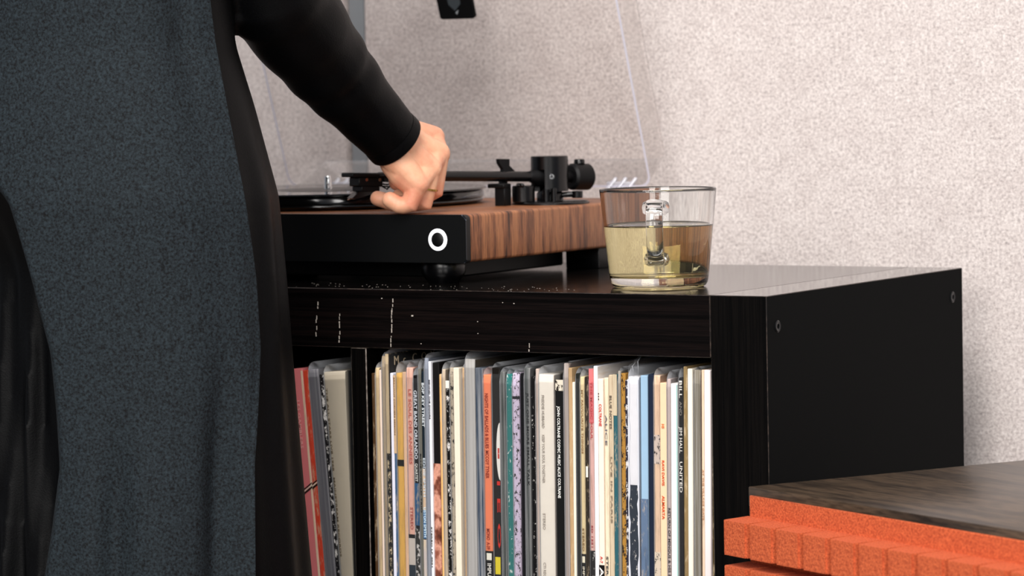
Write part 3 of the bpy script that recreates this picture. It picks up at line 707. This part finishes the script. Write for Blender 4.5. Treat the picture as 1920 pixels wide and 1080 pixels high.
for k, rc in enumerate(RECORDS):
    x0, x1, zt, zf, col, pat, lab, tx, bd_, face = rc
    lean = math.radians(.2+.6*k/len(RECORDS))
    root, t, H = make_record(x0, x1, zt, zf, col, pat, lab, tx, bd_, face, lean, 6+random.uniform(-1.0, 1.4), GRP)
    if face == 'MCCOY':
        for i, ch in enumerate('McCOY'):
            text_mesh('cover_lettering', ch, 11.0 if ch != 'c' else 9.5, frame((t/2+.25, 9+i*14.5, H-6.8), (0, 1, 0), (0, 0, 1), (1, 0, 0)), sleeve_mat('#d8c6aa', 'mark'), root)
    if face == 'STICKER':
        bm = new(); n = 24
        poly = [(t*.5-3.6*math.sin(math.pi*i/n), 24.5*math.cos(math.pi*i/n)) for i in range(n+1)]
        prism(bm, poly, -.3, .5, frame((0, 0, -136-ZB), (1, 0, 0), (0, 0, 1), (0, -1, 0)))
        obj('round_sticker', bm, sleeve_mat('#e9e6df', 'plain'), root, local=True, smooth=False)
        bm = new(); box(bm, t*.5-2.2, t*.5-.6, -.9, -.3, -142-ZB, -133-ZB); obj('sticker_print', bm, sleeve_mat('#a8433c', 'chips_white'), root, local=True, smooth=False)
    if face == 'TORN':
        rt = random.Random(5)
        for sx in (-1, 1):
            pts = [(sx*t*.5, H-2)]; z = H-2; edge = []
            while z > 6:
                edge.append((sx*(t*.5-rt.uniform(.5, 1.9)), z)); z -= rt.uniform(5, 11)
            bm = new(); prism(bm, [(sx*t*.52, H-2)]+edge+[(sx*t*.52, 6)], .35, .75, frame((0, 0, 0), (1, 0, 0), (0, 0, 1), (0, -1, 0)))
            obj('torn_edge', bm, sleeve_mat('#cfd2da', 'plain'), root, local=True, smooth=False)
        for xx, hh in ((-2.6, 17), (2.2, 25)):
            bm = new(); tube(bm, [(xx, 1, H-3), (xx-1.4, 3, H+4), (xx-2.8, 6, H+hh*.5), (xx-2.2, 12, H+hh*.62)], [1.4, 2.2, 2.0, .8], 8, flat=.5)
            obj('torn_film', bm, MT['film'], root, local=True)
    if lab.startswith('white spine with a mint'):
        bm = new(); box(bm, t*.36, t*.5, -.3, .5, 4, H-1); obj('spine_band', bm, sleeve_mat('#a9d3cd', 'plain'), root, local=True, smooth=False)
GRP2 = 'leaning records in the left cube'
LEFT = [(-468.3, -457.6, -72, 0, '#d9787a', 'plain', 'pink leaning sleeve with a cream line, first beside the black dress', ((-100, -142, 'LES GAMBLERS', '#e6a5a0', .3, -1),), (), None),
        (-457.4, -452.0, -73, 0, '#d0452f', 'worn', 'red mottled leaning sleeve beside the pink one', (), (), None),
        (-451.6, -440.9, -72, -66, '#8f8d96', 'film', 'grey film covered leaning sleeve right of the red one', (), (), None),
        (-440.4, -436.2, -76, 0, '#1b191b', 'chips_white', 'thin black chipped leaning sleeve beside cream one', (), (), None),
        (-435.6, -429.4, -74, -68, '#e6dac4', 'plain', 'cream leaning sleeve showing its pale cover, nearest the divider', ((-88, -235, 'THE ALL STARS LIVE 1968   MAINSTREAM RECORDS', '#8f7c5e', .34, -1.0),), (), None)]
LA = -math.radians(4.35)
for x0, x1, zt, zf, col, pat, lab, tx, bd_, face in LEFT:
    sh = math.tan(LA)*(-75-(-150.0))         # the table gives positions at z = -75
    root, t, H = make_record(x0-sh, x1-sh, zt, zf, col, pat, lab, tx, bd_, face, LA, 8, GRP2)
    if lab.startswith('cream leaning'):          # a gatefold that bulges open towards its top
        for ch in root.children:
            if ch.name.startswith(('sleeve', 'film_cover')):
                for v in ch.data.vertices:
                    if v.co.x > 0: v.co.x += .0165*v.co.z/(H*S)
    if lab.startswith(('pink', 'red')):
        pk = lab.startswith('pink'); zc = 206.5 if pk else 211.0
        M = frame((0, 0, 0), (1, 0, 0), (0, 0, 1), (0, -1, 0)); sl = .62
        for dz, hh, c in ((0, 1.6, '#16120f'), (2.2, .9, '#e9ddc8'), (3.8, 1.1, '#16120f')):
            bm = new(); prism(bm, [(-t/2, zc+dz-sl*t/2), (t/2, zc+dz+sl*t/2), (t/2, zc+dz+hh+sl*t/2), (-t/2, zc+dz+hh-sl*t/2)], -.2, .5, M)
            obj('spine_stripe', bm, sleeve_mat(c, 'mark'), root, local=True, smooth=False)
        if pk:
            bm = new(); box(bm, t*.34, t*.5, -.3, .4, 3, H-2); obj('spine_band', bm, sleeve_mat('#e8cdb0', 'cream'), root, local=True, smooth=False)

# ------------------------------------------------------------------ loudspeaker with orange foam grille
SPK = thing('loudspeaker', 'dark walnut loudspeaker with orange foam block grille, standing on the floor', 'loudspeaker', (8, -52.4, FLOOR), None, -0.491)
SH, SW, SD = 643.2, 390.0, 372.0
def so(name, bm, mat, par=None, **k): return obj(name, bm, MT[mat], par or SPK, local=True, **k)
bm = new(); box(bm, 0, SW, 0, SD, SH-16, SH, 1.0, 2); cab = so('top_board', bm, 'speaker_wood')
bm = new(); box(bm, 0, SW, 0, SD, 0, 16, 1.0, 2); so('bottom_board', bm, 'speaker_wood')
for x0 in (0, SW-16):
    bm = new(); box(bm, x0, x0+16, .3, SD, 16, SH-16, .6); so('side_board', bm, 'speaker_side')
bm = new(); box(bm, 16, SW-16, 40, SD-4, 16, SH-16); so('baffle_box', bm, 'black_matt')
bm = new(); box(bm, 3.0, SW-3.0, 4.0, 40, 16, SH-8, 1.0)
bm.free(); bm = new(); box(bm, 4.0, SW-4.0, -2.0, 0, 5, SH-6.5, .6); grl = so('grille_slab', bm, 'foam_back')
nc, nr = 11, 17; pw = (SW-2.0)/nc; phh = 36.0
def frustum():
    bm = new(); w0, w1, h0, h1, d = pw/2-.8, pw/2-2.2, phh/2-3.6, phh/2-4.4, 25.0
    b_ = [bm.verts.new((sx*w0, 0, sz*h0)) for sx, sz in ((-1, -1), (1, -1), (1, 1), (-1, 1))]
    m_ = [bm.verts.new((sx*(w0-.4), -d*.3, sz*(h0-.3))) for sx, sz in ((-1, -1), (1, -1), (1, 1), (-1, 1))]
    f_ = [bm.verts.new((sx*w1, -d, sz*h1)) for sx, sz in ((-1, -1), (1, -1), (1, 1), (-1, 1))]
    for A_, B_ in ((b_, m_), (m_, f_)):
        for i in range(4): bm.faces.new((A_[i], A_[(i+1) % 4], B_[(i+1) % 4], B_[i]))
    fr = bm.faces.new(f_); bm.faces.new(b_[::-1])
    bmesh.ops.bevel(bm, geom=[e for e in fr.edges if abs(e.verts[0].co.x-e.verts[1].co.x) < .1], offset=1.6, segments=2, affect='EDGES')
    bmesh.ops.recalc_face_normals(bm, faces=bm.faces); bmesh.ops.scale(bm, vec=(S, S, S), verts=bm.verts)
    me = bpy.data.meshes.new('foam_block'); bm.to_mesh(me); bm.free(); me.materials.append(MT['foam'])
    for p in me.polygons: p.use_smooth = False
    return me
fm = frustum()
for r_ in range(nr):
    for c_ in range(nc):
        o = link('foam_block', fm, grl)
        o.location = Vector((1.0+pw*(c_+.5), -2.0, SH-37.5-phh*r_))*S

# ------------------------------------------------------------------ person
PER = thing('person', 'person in a long black dress with slate panel, reaching a hand to the tonearm', 'person', (-542, -188, FLOOR))
PCX, PCY = -542.0, -188.0
HAND = dict(
 W=(-393.1, 66.1, 123.5),
 I=[(-385.6, 115.3, 126.8), (-392.0, 113.5, 90.5), (-408.3, 108.0, 86.0), (-417.6, 104.3, 86.3)],
 M=[(-373.2, 103.1, 112.9), (-376.4, 99.9, 80.2), (-395.4, 96.0, 72.3), (-408.5, 93.1, 75.7)],
 R=[(-370.4, 85.1, 100.4), (-375.5, 82.3, 71.0), (-402.0, 80.1, 69.2), (-418.6, 74.1, 74.6)],
 P=[(-371.9, 66.9, 87.5), (-378.5, 62.7, 69.2), (-386.6, 59.0, 69.2), (-394.0, 56.1, 74.0)],
 T=[(-402.2, 92.6, 112.5), (-414.3, 102.9, 99.1), (-419.9, 108.8, 92.5), (-421.5, 110.1, 87.0)])
Z1 = 560
SL = [(-398.0, -150.0, 420.0), (-402.0, -118.0, 305.0), (-406.7, -98.0, 254.0), (-409.0, -44.4, 215.1), (-408.4, -8.6, 187.3), (-400.0, 33.6, 151.2), (-391.5, 62.0, 125.5)]
SR = [50, 47, 45, 41, 36.5, 29.5, 26.0]
def person_body():
    # low-detail body under the clothes
    bm = new()
    for s in (-1, 1):
        x = PCX+s*85
        tube(bm, [(x-s*12, PCY+34, 0), (x-s*4, PCY+30, -330), (x+s*2, PCY+20, -700), (x+s*2, PCY+16, -745)], [62, 48, 38, 34], 16)
        tube(bm, [(x+s*6, PCY-5, FLOOR+26), (x+s*6, PCY+60, FLOOR+24), (x+s*8, PCY+150, FLOOR+16)], [26, 34, 16], 14, flat=.62)
        tube(bm, [(x+s*2, PCY+18, -700), (x+s*4, PCY+14, FLOOR+30)], [38, 30], 14)
    tube(bm, [(PCX, PCY+36, 20), (PCX, PCY+30, 120), (PCX, PCY+16, 260), (PCX, PCY+6, 420), (PCX, PCY+6, 520)], [76, 76, 76, 92, 84], 20)
    tube(bm, [(PCX-150, PCY+4, 520), (PCX, PCY+4, 535), (PCX+145, PCY+6, 520)], [44, 60, 44], 16)
    tube(bm, [(PCX, PCY+6, 530), (PCX, PCY+22, 630)], [52, 48], 16)
    tube(bm, [(PCX-165, PCY, 515), (PCX-195, PCY+20, 250), (PCX-188, PCY+80, 60)], [40, 33, 24], 14)
    tube(bm, [(PCX+140, PCY, 510)]+SL[1:], [38]+[q-9 for q in SR[1:]], 14)
    # head looking down and forward
    hc = Vector((PCX+4, PCY+42, 742))
    tube(bm, [hc+Vector((0, -18, 22)), hc+Vector((0, 10, 30)), hc+Vector((0, 34, -4)), hc+Vector((0, 46, -62))], [78, 80, 66, 38], 20)
    tube(bm, [hc+Vector((0, 92, 10)), hc+Vector((0, 108, -22))], [8, 12], 10)
    tube(bm, [hc+Vector((-16, 84, -48)), hc+Vector((0, 90, -48)), hc+Vector((16, 84, -48))], [5, 7, 5], 10)
    for s in (-1, 1): tube(bm, [hc+Vector((s*79, 6, 14)), hc+Vector((s*80, 2, -22))], [13, 9], 10)
    # left hand
    wl = Vector((PCX-188, PCY+80, 60)); tube(bm, [wl, wl+Vector((2, 18, -55)), wl+Vector((2, 26, -80))], [22, 27, 22], 12)
    for k, (dx, L) in enumerate(((-20, 60), (-6, 70), (8, 66), (21, 52))):
        tube(bm, [wl+Vector((dx*.6, 24+dx*.5, -78)), wl+Vector((dx, 34+dx*.5, -80-L*.5)), wl+Vector((dx, 32+dx*.5, -82-L))], [9.5, 8.5, 7], 10)
    tube(bm, [wl+Vector((8, 20, -20)), wl+Vector((16, 48, -58)), wl+Vector((14, 54, -86))], [11, 10, 8], 10)
    body = obj('body', bm, MT['skin'], PER)
    baked(body, [('REMESH', dict(mode='VOXEL', voxel_size=.008)), ('SMOOTH', dict(factor=.5, iterations=4))])
    # right hand at full detail
    bm = new(); H = {k: ([Vector(q) for q in v] if isinstance(v, list) else Vector(v)) for k, v in HAND.items()}
    Wv = H['W']; back = (Vector(SL[-2])-Wv).normalized()
    tube(bm, [Wv+back*34, Wv+back*10, Wv-back*6], [22.5, 22.0, 20.5], 20)
    mr = dict(I=(11.5, 9.2, 8.0, 7.2, 6.4), M=(12.0, 9.6, 8.4, 7.6, 6.6), R=(11.5, 9.2, 8.0, 7.4, 6.8), P=(11.0, 8.8, 7.8, 7.6, 7.3))
    off = dict(I=(-3, 12, 8), M=(0, 5, 4), R=(0, -4, 0), P=(-2, -10, -5))
    for k in 'IMRP':
        ch = H[k]; o_ = Vector(off[k])
        tube(bm, [Wv+o_+back*2, (Wv+o_)*.5+ch[0]*.5, ch[0]], [14.5, 13.0, mr[k][0]*.93], 18)
        pip_in = ch[0].lerp(ch[1], .5)
        tube(bm, [ch[0], pip_in, ch[1], ch[1].lerp(ch[2], .5), ch[2], ch[3]], [mr[k][0]*.86, mr[k][1]*.98, mr[k][1]*.94, mr[k][2], mr[k][2]*.96, mr[k][4]], 18)
    tube(bm, [H['I'][0], H['M'][0]], [9.5, 10], 16); tube(bm, [H['M'][0], H['R'][0]], [9.5, 9.5], 16); tube(bm, [H['R'][0], H['P'][0]], [9.5, 9], 16)
    tube(bm, [(-393.0, 63.0, 107.0), (-384.0, 64.0, 96.0), (-378.0, 65.5, 88.5)], [13.5, 13.5, 11], 18)         # heel of the hand
    th = H['T']; tube(bm, [Wv+Vector((-4, 14, -4)), th[0], th[1], th[2], th[3]], [14, 12.5, 10, 8.8, 7.2], 18)
    hand = obj('hand', bm, MT['skin'], PER)
    baked(hand, [('REMESH', dict(mode='VOXEL', voxel_size=.0010)), ('SMOOTH', dict(factor=.5, iterations=5))])
    # one body object: the detailed hand joins the rest
    bm = bmesh.new(); bm.from_mesh(body.data); bm.from_mesh(hand.data)
    me = bpy.data.meshes.new('body'); bm.to_mesh(me); bm.free(); me.materials.append(MT['skin'])
    for p in me.polygons: p.use_smooth = True
    body.data = me; bpy.data.objects.remove(hand)
    return body
body = person_body()
rg = [Vector(q) for q in HAND['R']]; rc = rg[0].lerp(rg[1], .60); ax = (rg[1]-rg[0]).normalized()
bm = new(); lathe(bm, [(8.9, -.8), (10.1, -.8), (10.1, .8), (8.9, .8), (8.9, -.8)], rc, ax, 40); obj('ring', bm, MT['gold'], PER, label='thin gold ring')
# hair
bm = new(); hc = Vector((PCX+4, PCY+42, 742))
tube(bm, [hc+Vector((0, -30, 34)), hc+Vector((0, 0, 46)), hc+Vector((0, 30, 50))], [84, 86, 70], 20)
tube(bm, [hc+Vector((0, -40, 20)), hc+Vector((0, -62, -60)), hc+Vector((0, -64, -150))], [74, 62, 30], 18)
o = obj('hair', bm, MT['hair'], PER); baked(o, [('REMESH', dict(mode='VOXEL', voxel_size=.006)), ('SMOOTH', dict(factor=.5, iterations=4))])
# dress: lofted body of cloth with sleeves
PROF = [(560, 60, 40), (545, 120, 62), (520, 176, 84), (470, 168, 98), (420, 152, 104), (330, 143, 98), (250, 143, 98), (211, 145, 100), (160, 161, 110), (86, 180, 123), (22, 184.5, 126), (-34, 188, 128), (-80, 191, 130), (-125, 194, 132), (-180, 198, 135), (-219, 201, 137), (-260, 204, 139), (-420, 214, 146), (-600, 225, 154), (-745, 236, 162)]
def prof(z):
    for (za, a, b), (zb_, c, d) in zip(PROF, PROF[1:]):
        if za >= z >= zb_:
            k = (za-z)/(za-zb_); return a+(c-a)*k, b+(d-b)*k
    return PROF[-1][1:]
def sm(a, b, x):
    x = min(max((x-a)/(b-a), 0), 1); return x*x*(3-2*x)
PAN = [(330, -121, -7.8), (250, -118, -8.2), (211, -111, -6.5), (160, -98.0, -9.2), (86, -80.2, -10.5), (22, -74.2, -7.2), (-34, -69.5, -7.4), (-80, -68.2, -11), (-125, -67.5, -14.3), (-180, -70.2, -16.0), (-219, -72.5, -17.2), (-260, -74.2, -18.0), (-420, -75.0, -22.2), (-600, -75.8, -26.0), (-740, -76.5, -29.2)]
def pan(z):
    for (za, a, b), (zb_, c, d) in zip(PAN, PAN[1:]):
        if za >= z >= zb_:
            k = (za-z)/(za-zb_); return a+(c-a)*k, b+(d-b)*k
    return PAN[0][1:] if z > 0 else PAN[-1][1:]
def fold(th, z):
    """cloth relief in millimetres at angle th (degrees) and height z"""
    d = sm(150, -250, z)
    g = lambda c, w_: math.exp(-((th-c)/w_)**2)
    v = 0.0
    v -= 8.0*sm(-60, -170, z)*g(-54+(z+120)*.02, 3.6)              # the two soft folds of the slate panel
    v -= 15.0*sm(0, -150, z)*g(-25+(z+150)*.03, 5.5)
    v += 6.0*sm(-70, -200, z)*g(-45, 7)
    v += 4.0*sm(-40, -200, z)*g(-62, 5)
    v -= 6.0*sm(60, 230, z)*g(-22, 7)
    v += 4.0*sm(-20, 120, z)*g(-40, 16)
    tb = pan(z)[0]-3                                                # a deep drape hangs left of this line
    k = sm(150, 20, z)
    v -= 62.0*k*sm(tb+3, tb-6, th)*sm(-178, -150, th)
    if th < tb-5:
        v += 7.0*k*d*(math.sin(math.radians(th*26+z*.5))+.6*math.sin(math.radians(th*47-z*.8)))*sm(tb-5, tb-14, th)*sm(-178, -150, th)
    v += 3.0*sm(200, 0, z)*math.sin(math.radians(th*19-z*.3))*g(8, 26)
    return v
NA, NZ = 220, 150
zs = [560-(560+760)*i/NZ for i in range(NZ+1)]
bm = new(); rows = []
for z in zs:
    rx, ry = prof(max(z, -745)); row = []
    for i in range(NA):
        th = -180+360*i/NA; a = math.radians(th); q = fold(th, z); rb_ = pan(z)[1]
        lb_ = pan(z)[0]-6.5
        if th < rb_-1: q -= 8.0*sm(rb_-1, rb_-7, th)*sm(lb_-1, lb_+3, th)*sm(500, 470, z)
        row.append(bm.verts.new((PCX+(rx+q)*math.cos(a), PCY+(ry+q)*math.sin(a), z)))
    rows.append(row)
for a, b in zip(rows, rows[1:]):
    for i in range(NA): bm.faces.new((a[i], a[(i+1) % NA], b[(i+1) % NA], b[i]))
bm.faces.new(rows[0]); bm.faces.new(rows[-1][::-1])
rs = random.Random(11)
def sleeve(pts, rad, folds):
    P, Rr = [], []
    for (p, r0), (q, r1) in zip(zip(pts, rad), list(zip(pts, rad))[1:]):
        p, q = Vector(p), Vector(q); n = max(2, int((q-p).length/6))
        for i in range(n): P.append(p.lerp(q, i/n)); Rr.append(r0+(r1-r0)*i/n)
    P.append(Vector(pts[-1])); Rr.append(rad[-1])
    for i in range(len(P)):
        k = i/len(P); Rr[i] += folds*(.9*math.sin(i*.9+1.3*math.sin(i*.31)))*(1-k*.6)*(0.25 if k > .93 else 1)
    tube(bm, [P[0]-(P[1]-P[0]).normalized()*20]+P, [Rr[0]*.6]+Rr, 40, cap=False)
sleeve([(PCX+140, PCY+2, 500)]+SL, [52]+SR, 1.7)
sleeve([(PCX-160, PCY, 500), (PCX-197, PCY+20, 250), (PCX-189, PCY+78, 64)], [48, 40, 29], 1.2)
dress = obj('dress', bm, MT['dress'], PER)
baked(dress, [('REMESH', dict(mode='VOXEL', voxel_size=.0038)), ('SMOOTH', dict(factor=.5, iterations=3))])
# open the cuff of the right sleeve: a thin hem band around the wrist
cw = Vector(SL[-1]); cd_ = (Vector(SL[-1])-Vector(SL[-2])).normalized()
bm = new(); lathe(bm, [(25.6, -9), (27.0, -9), (27.4, -3), (27.2, 1.2), (26.2, 2.2), (25.0, 1.2), (24.6, -6), (25.6, -9)], cw, cd_, 48); obj('cuff_hem', bm, MT['dress'], PER)
# slate panel sewn over the back of the dress, its side seam on the right
bm = new(); NT = 190; NZ2 = 170; fr_, bk_ = [], []
for j in range(NZ2+1):
    z = 500-(500+738)*j/NZ2; L_, R_ = pan(z)[0]-6.5, pan(z)[1]; rx, ry = prof(z)
    ra, rb = [], []
    for i in range(NT+1):
        k = i/NT; th = L_+(R_-L_)*k; a = math.radians(th)
        lift = 5.2+1.6*math.exp(-((1-k)/.018)**2)+1.2*math.exp(-(k/.02)**2)
        q = fold(th, z)
        for lst, ex in ((ra, lift), (rb, lift-2.2)):
            lst.append(bm.verts.new((PCX+(rx+q+ex)*math.cos(a), PCY+(ry+q+ex)*math.sin(a), z)))
    fr_.append(ra); bk_.append(rb)
for j in range(NZ2):
    for i in range(NT):
        bm.faces.new((fr_[j][i], fr_[j][i+1], fr_[j+1][i+1], fr_[j+1][i]))
        bm.faces.new((bk_[j][i], bk_[j+1][i], bk_[j+1][i+1], bk_[j][i+1]))
    for e in (0, NT): bm.faces.new((fr_[j][e], fr_[j+1][e], bk_[j+1][e], bk_[j][e]))
for i in range(NT):
    for j in (0, NZ2): bm.faces.new((fr_[j][i], fr_[j][i+1], bk_[j][i+1], bk_[j][i]))
obj('dress_panel', bm, MT['panel'], PER, label='slate grey woven panel', angle=60)
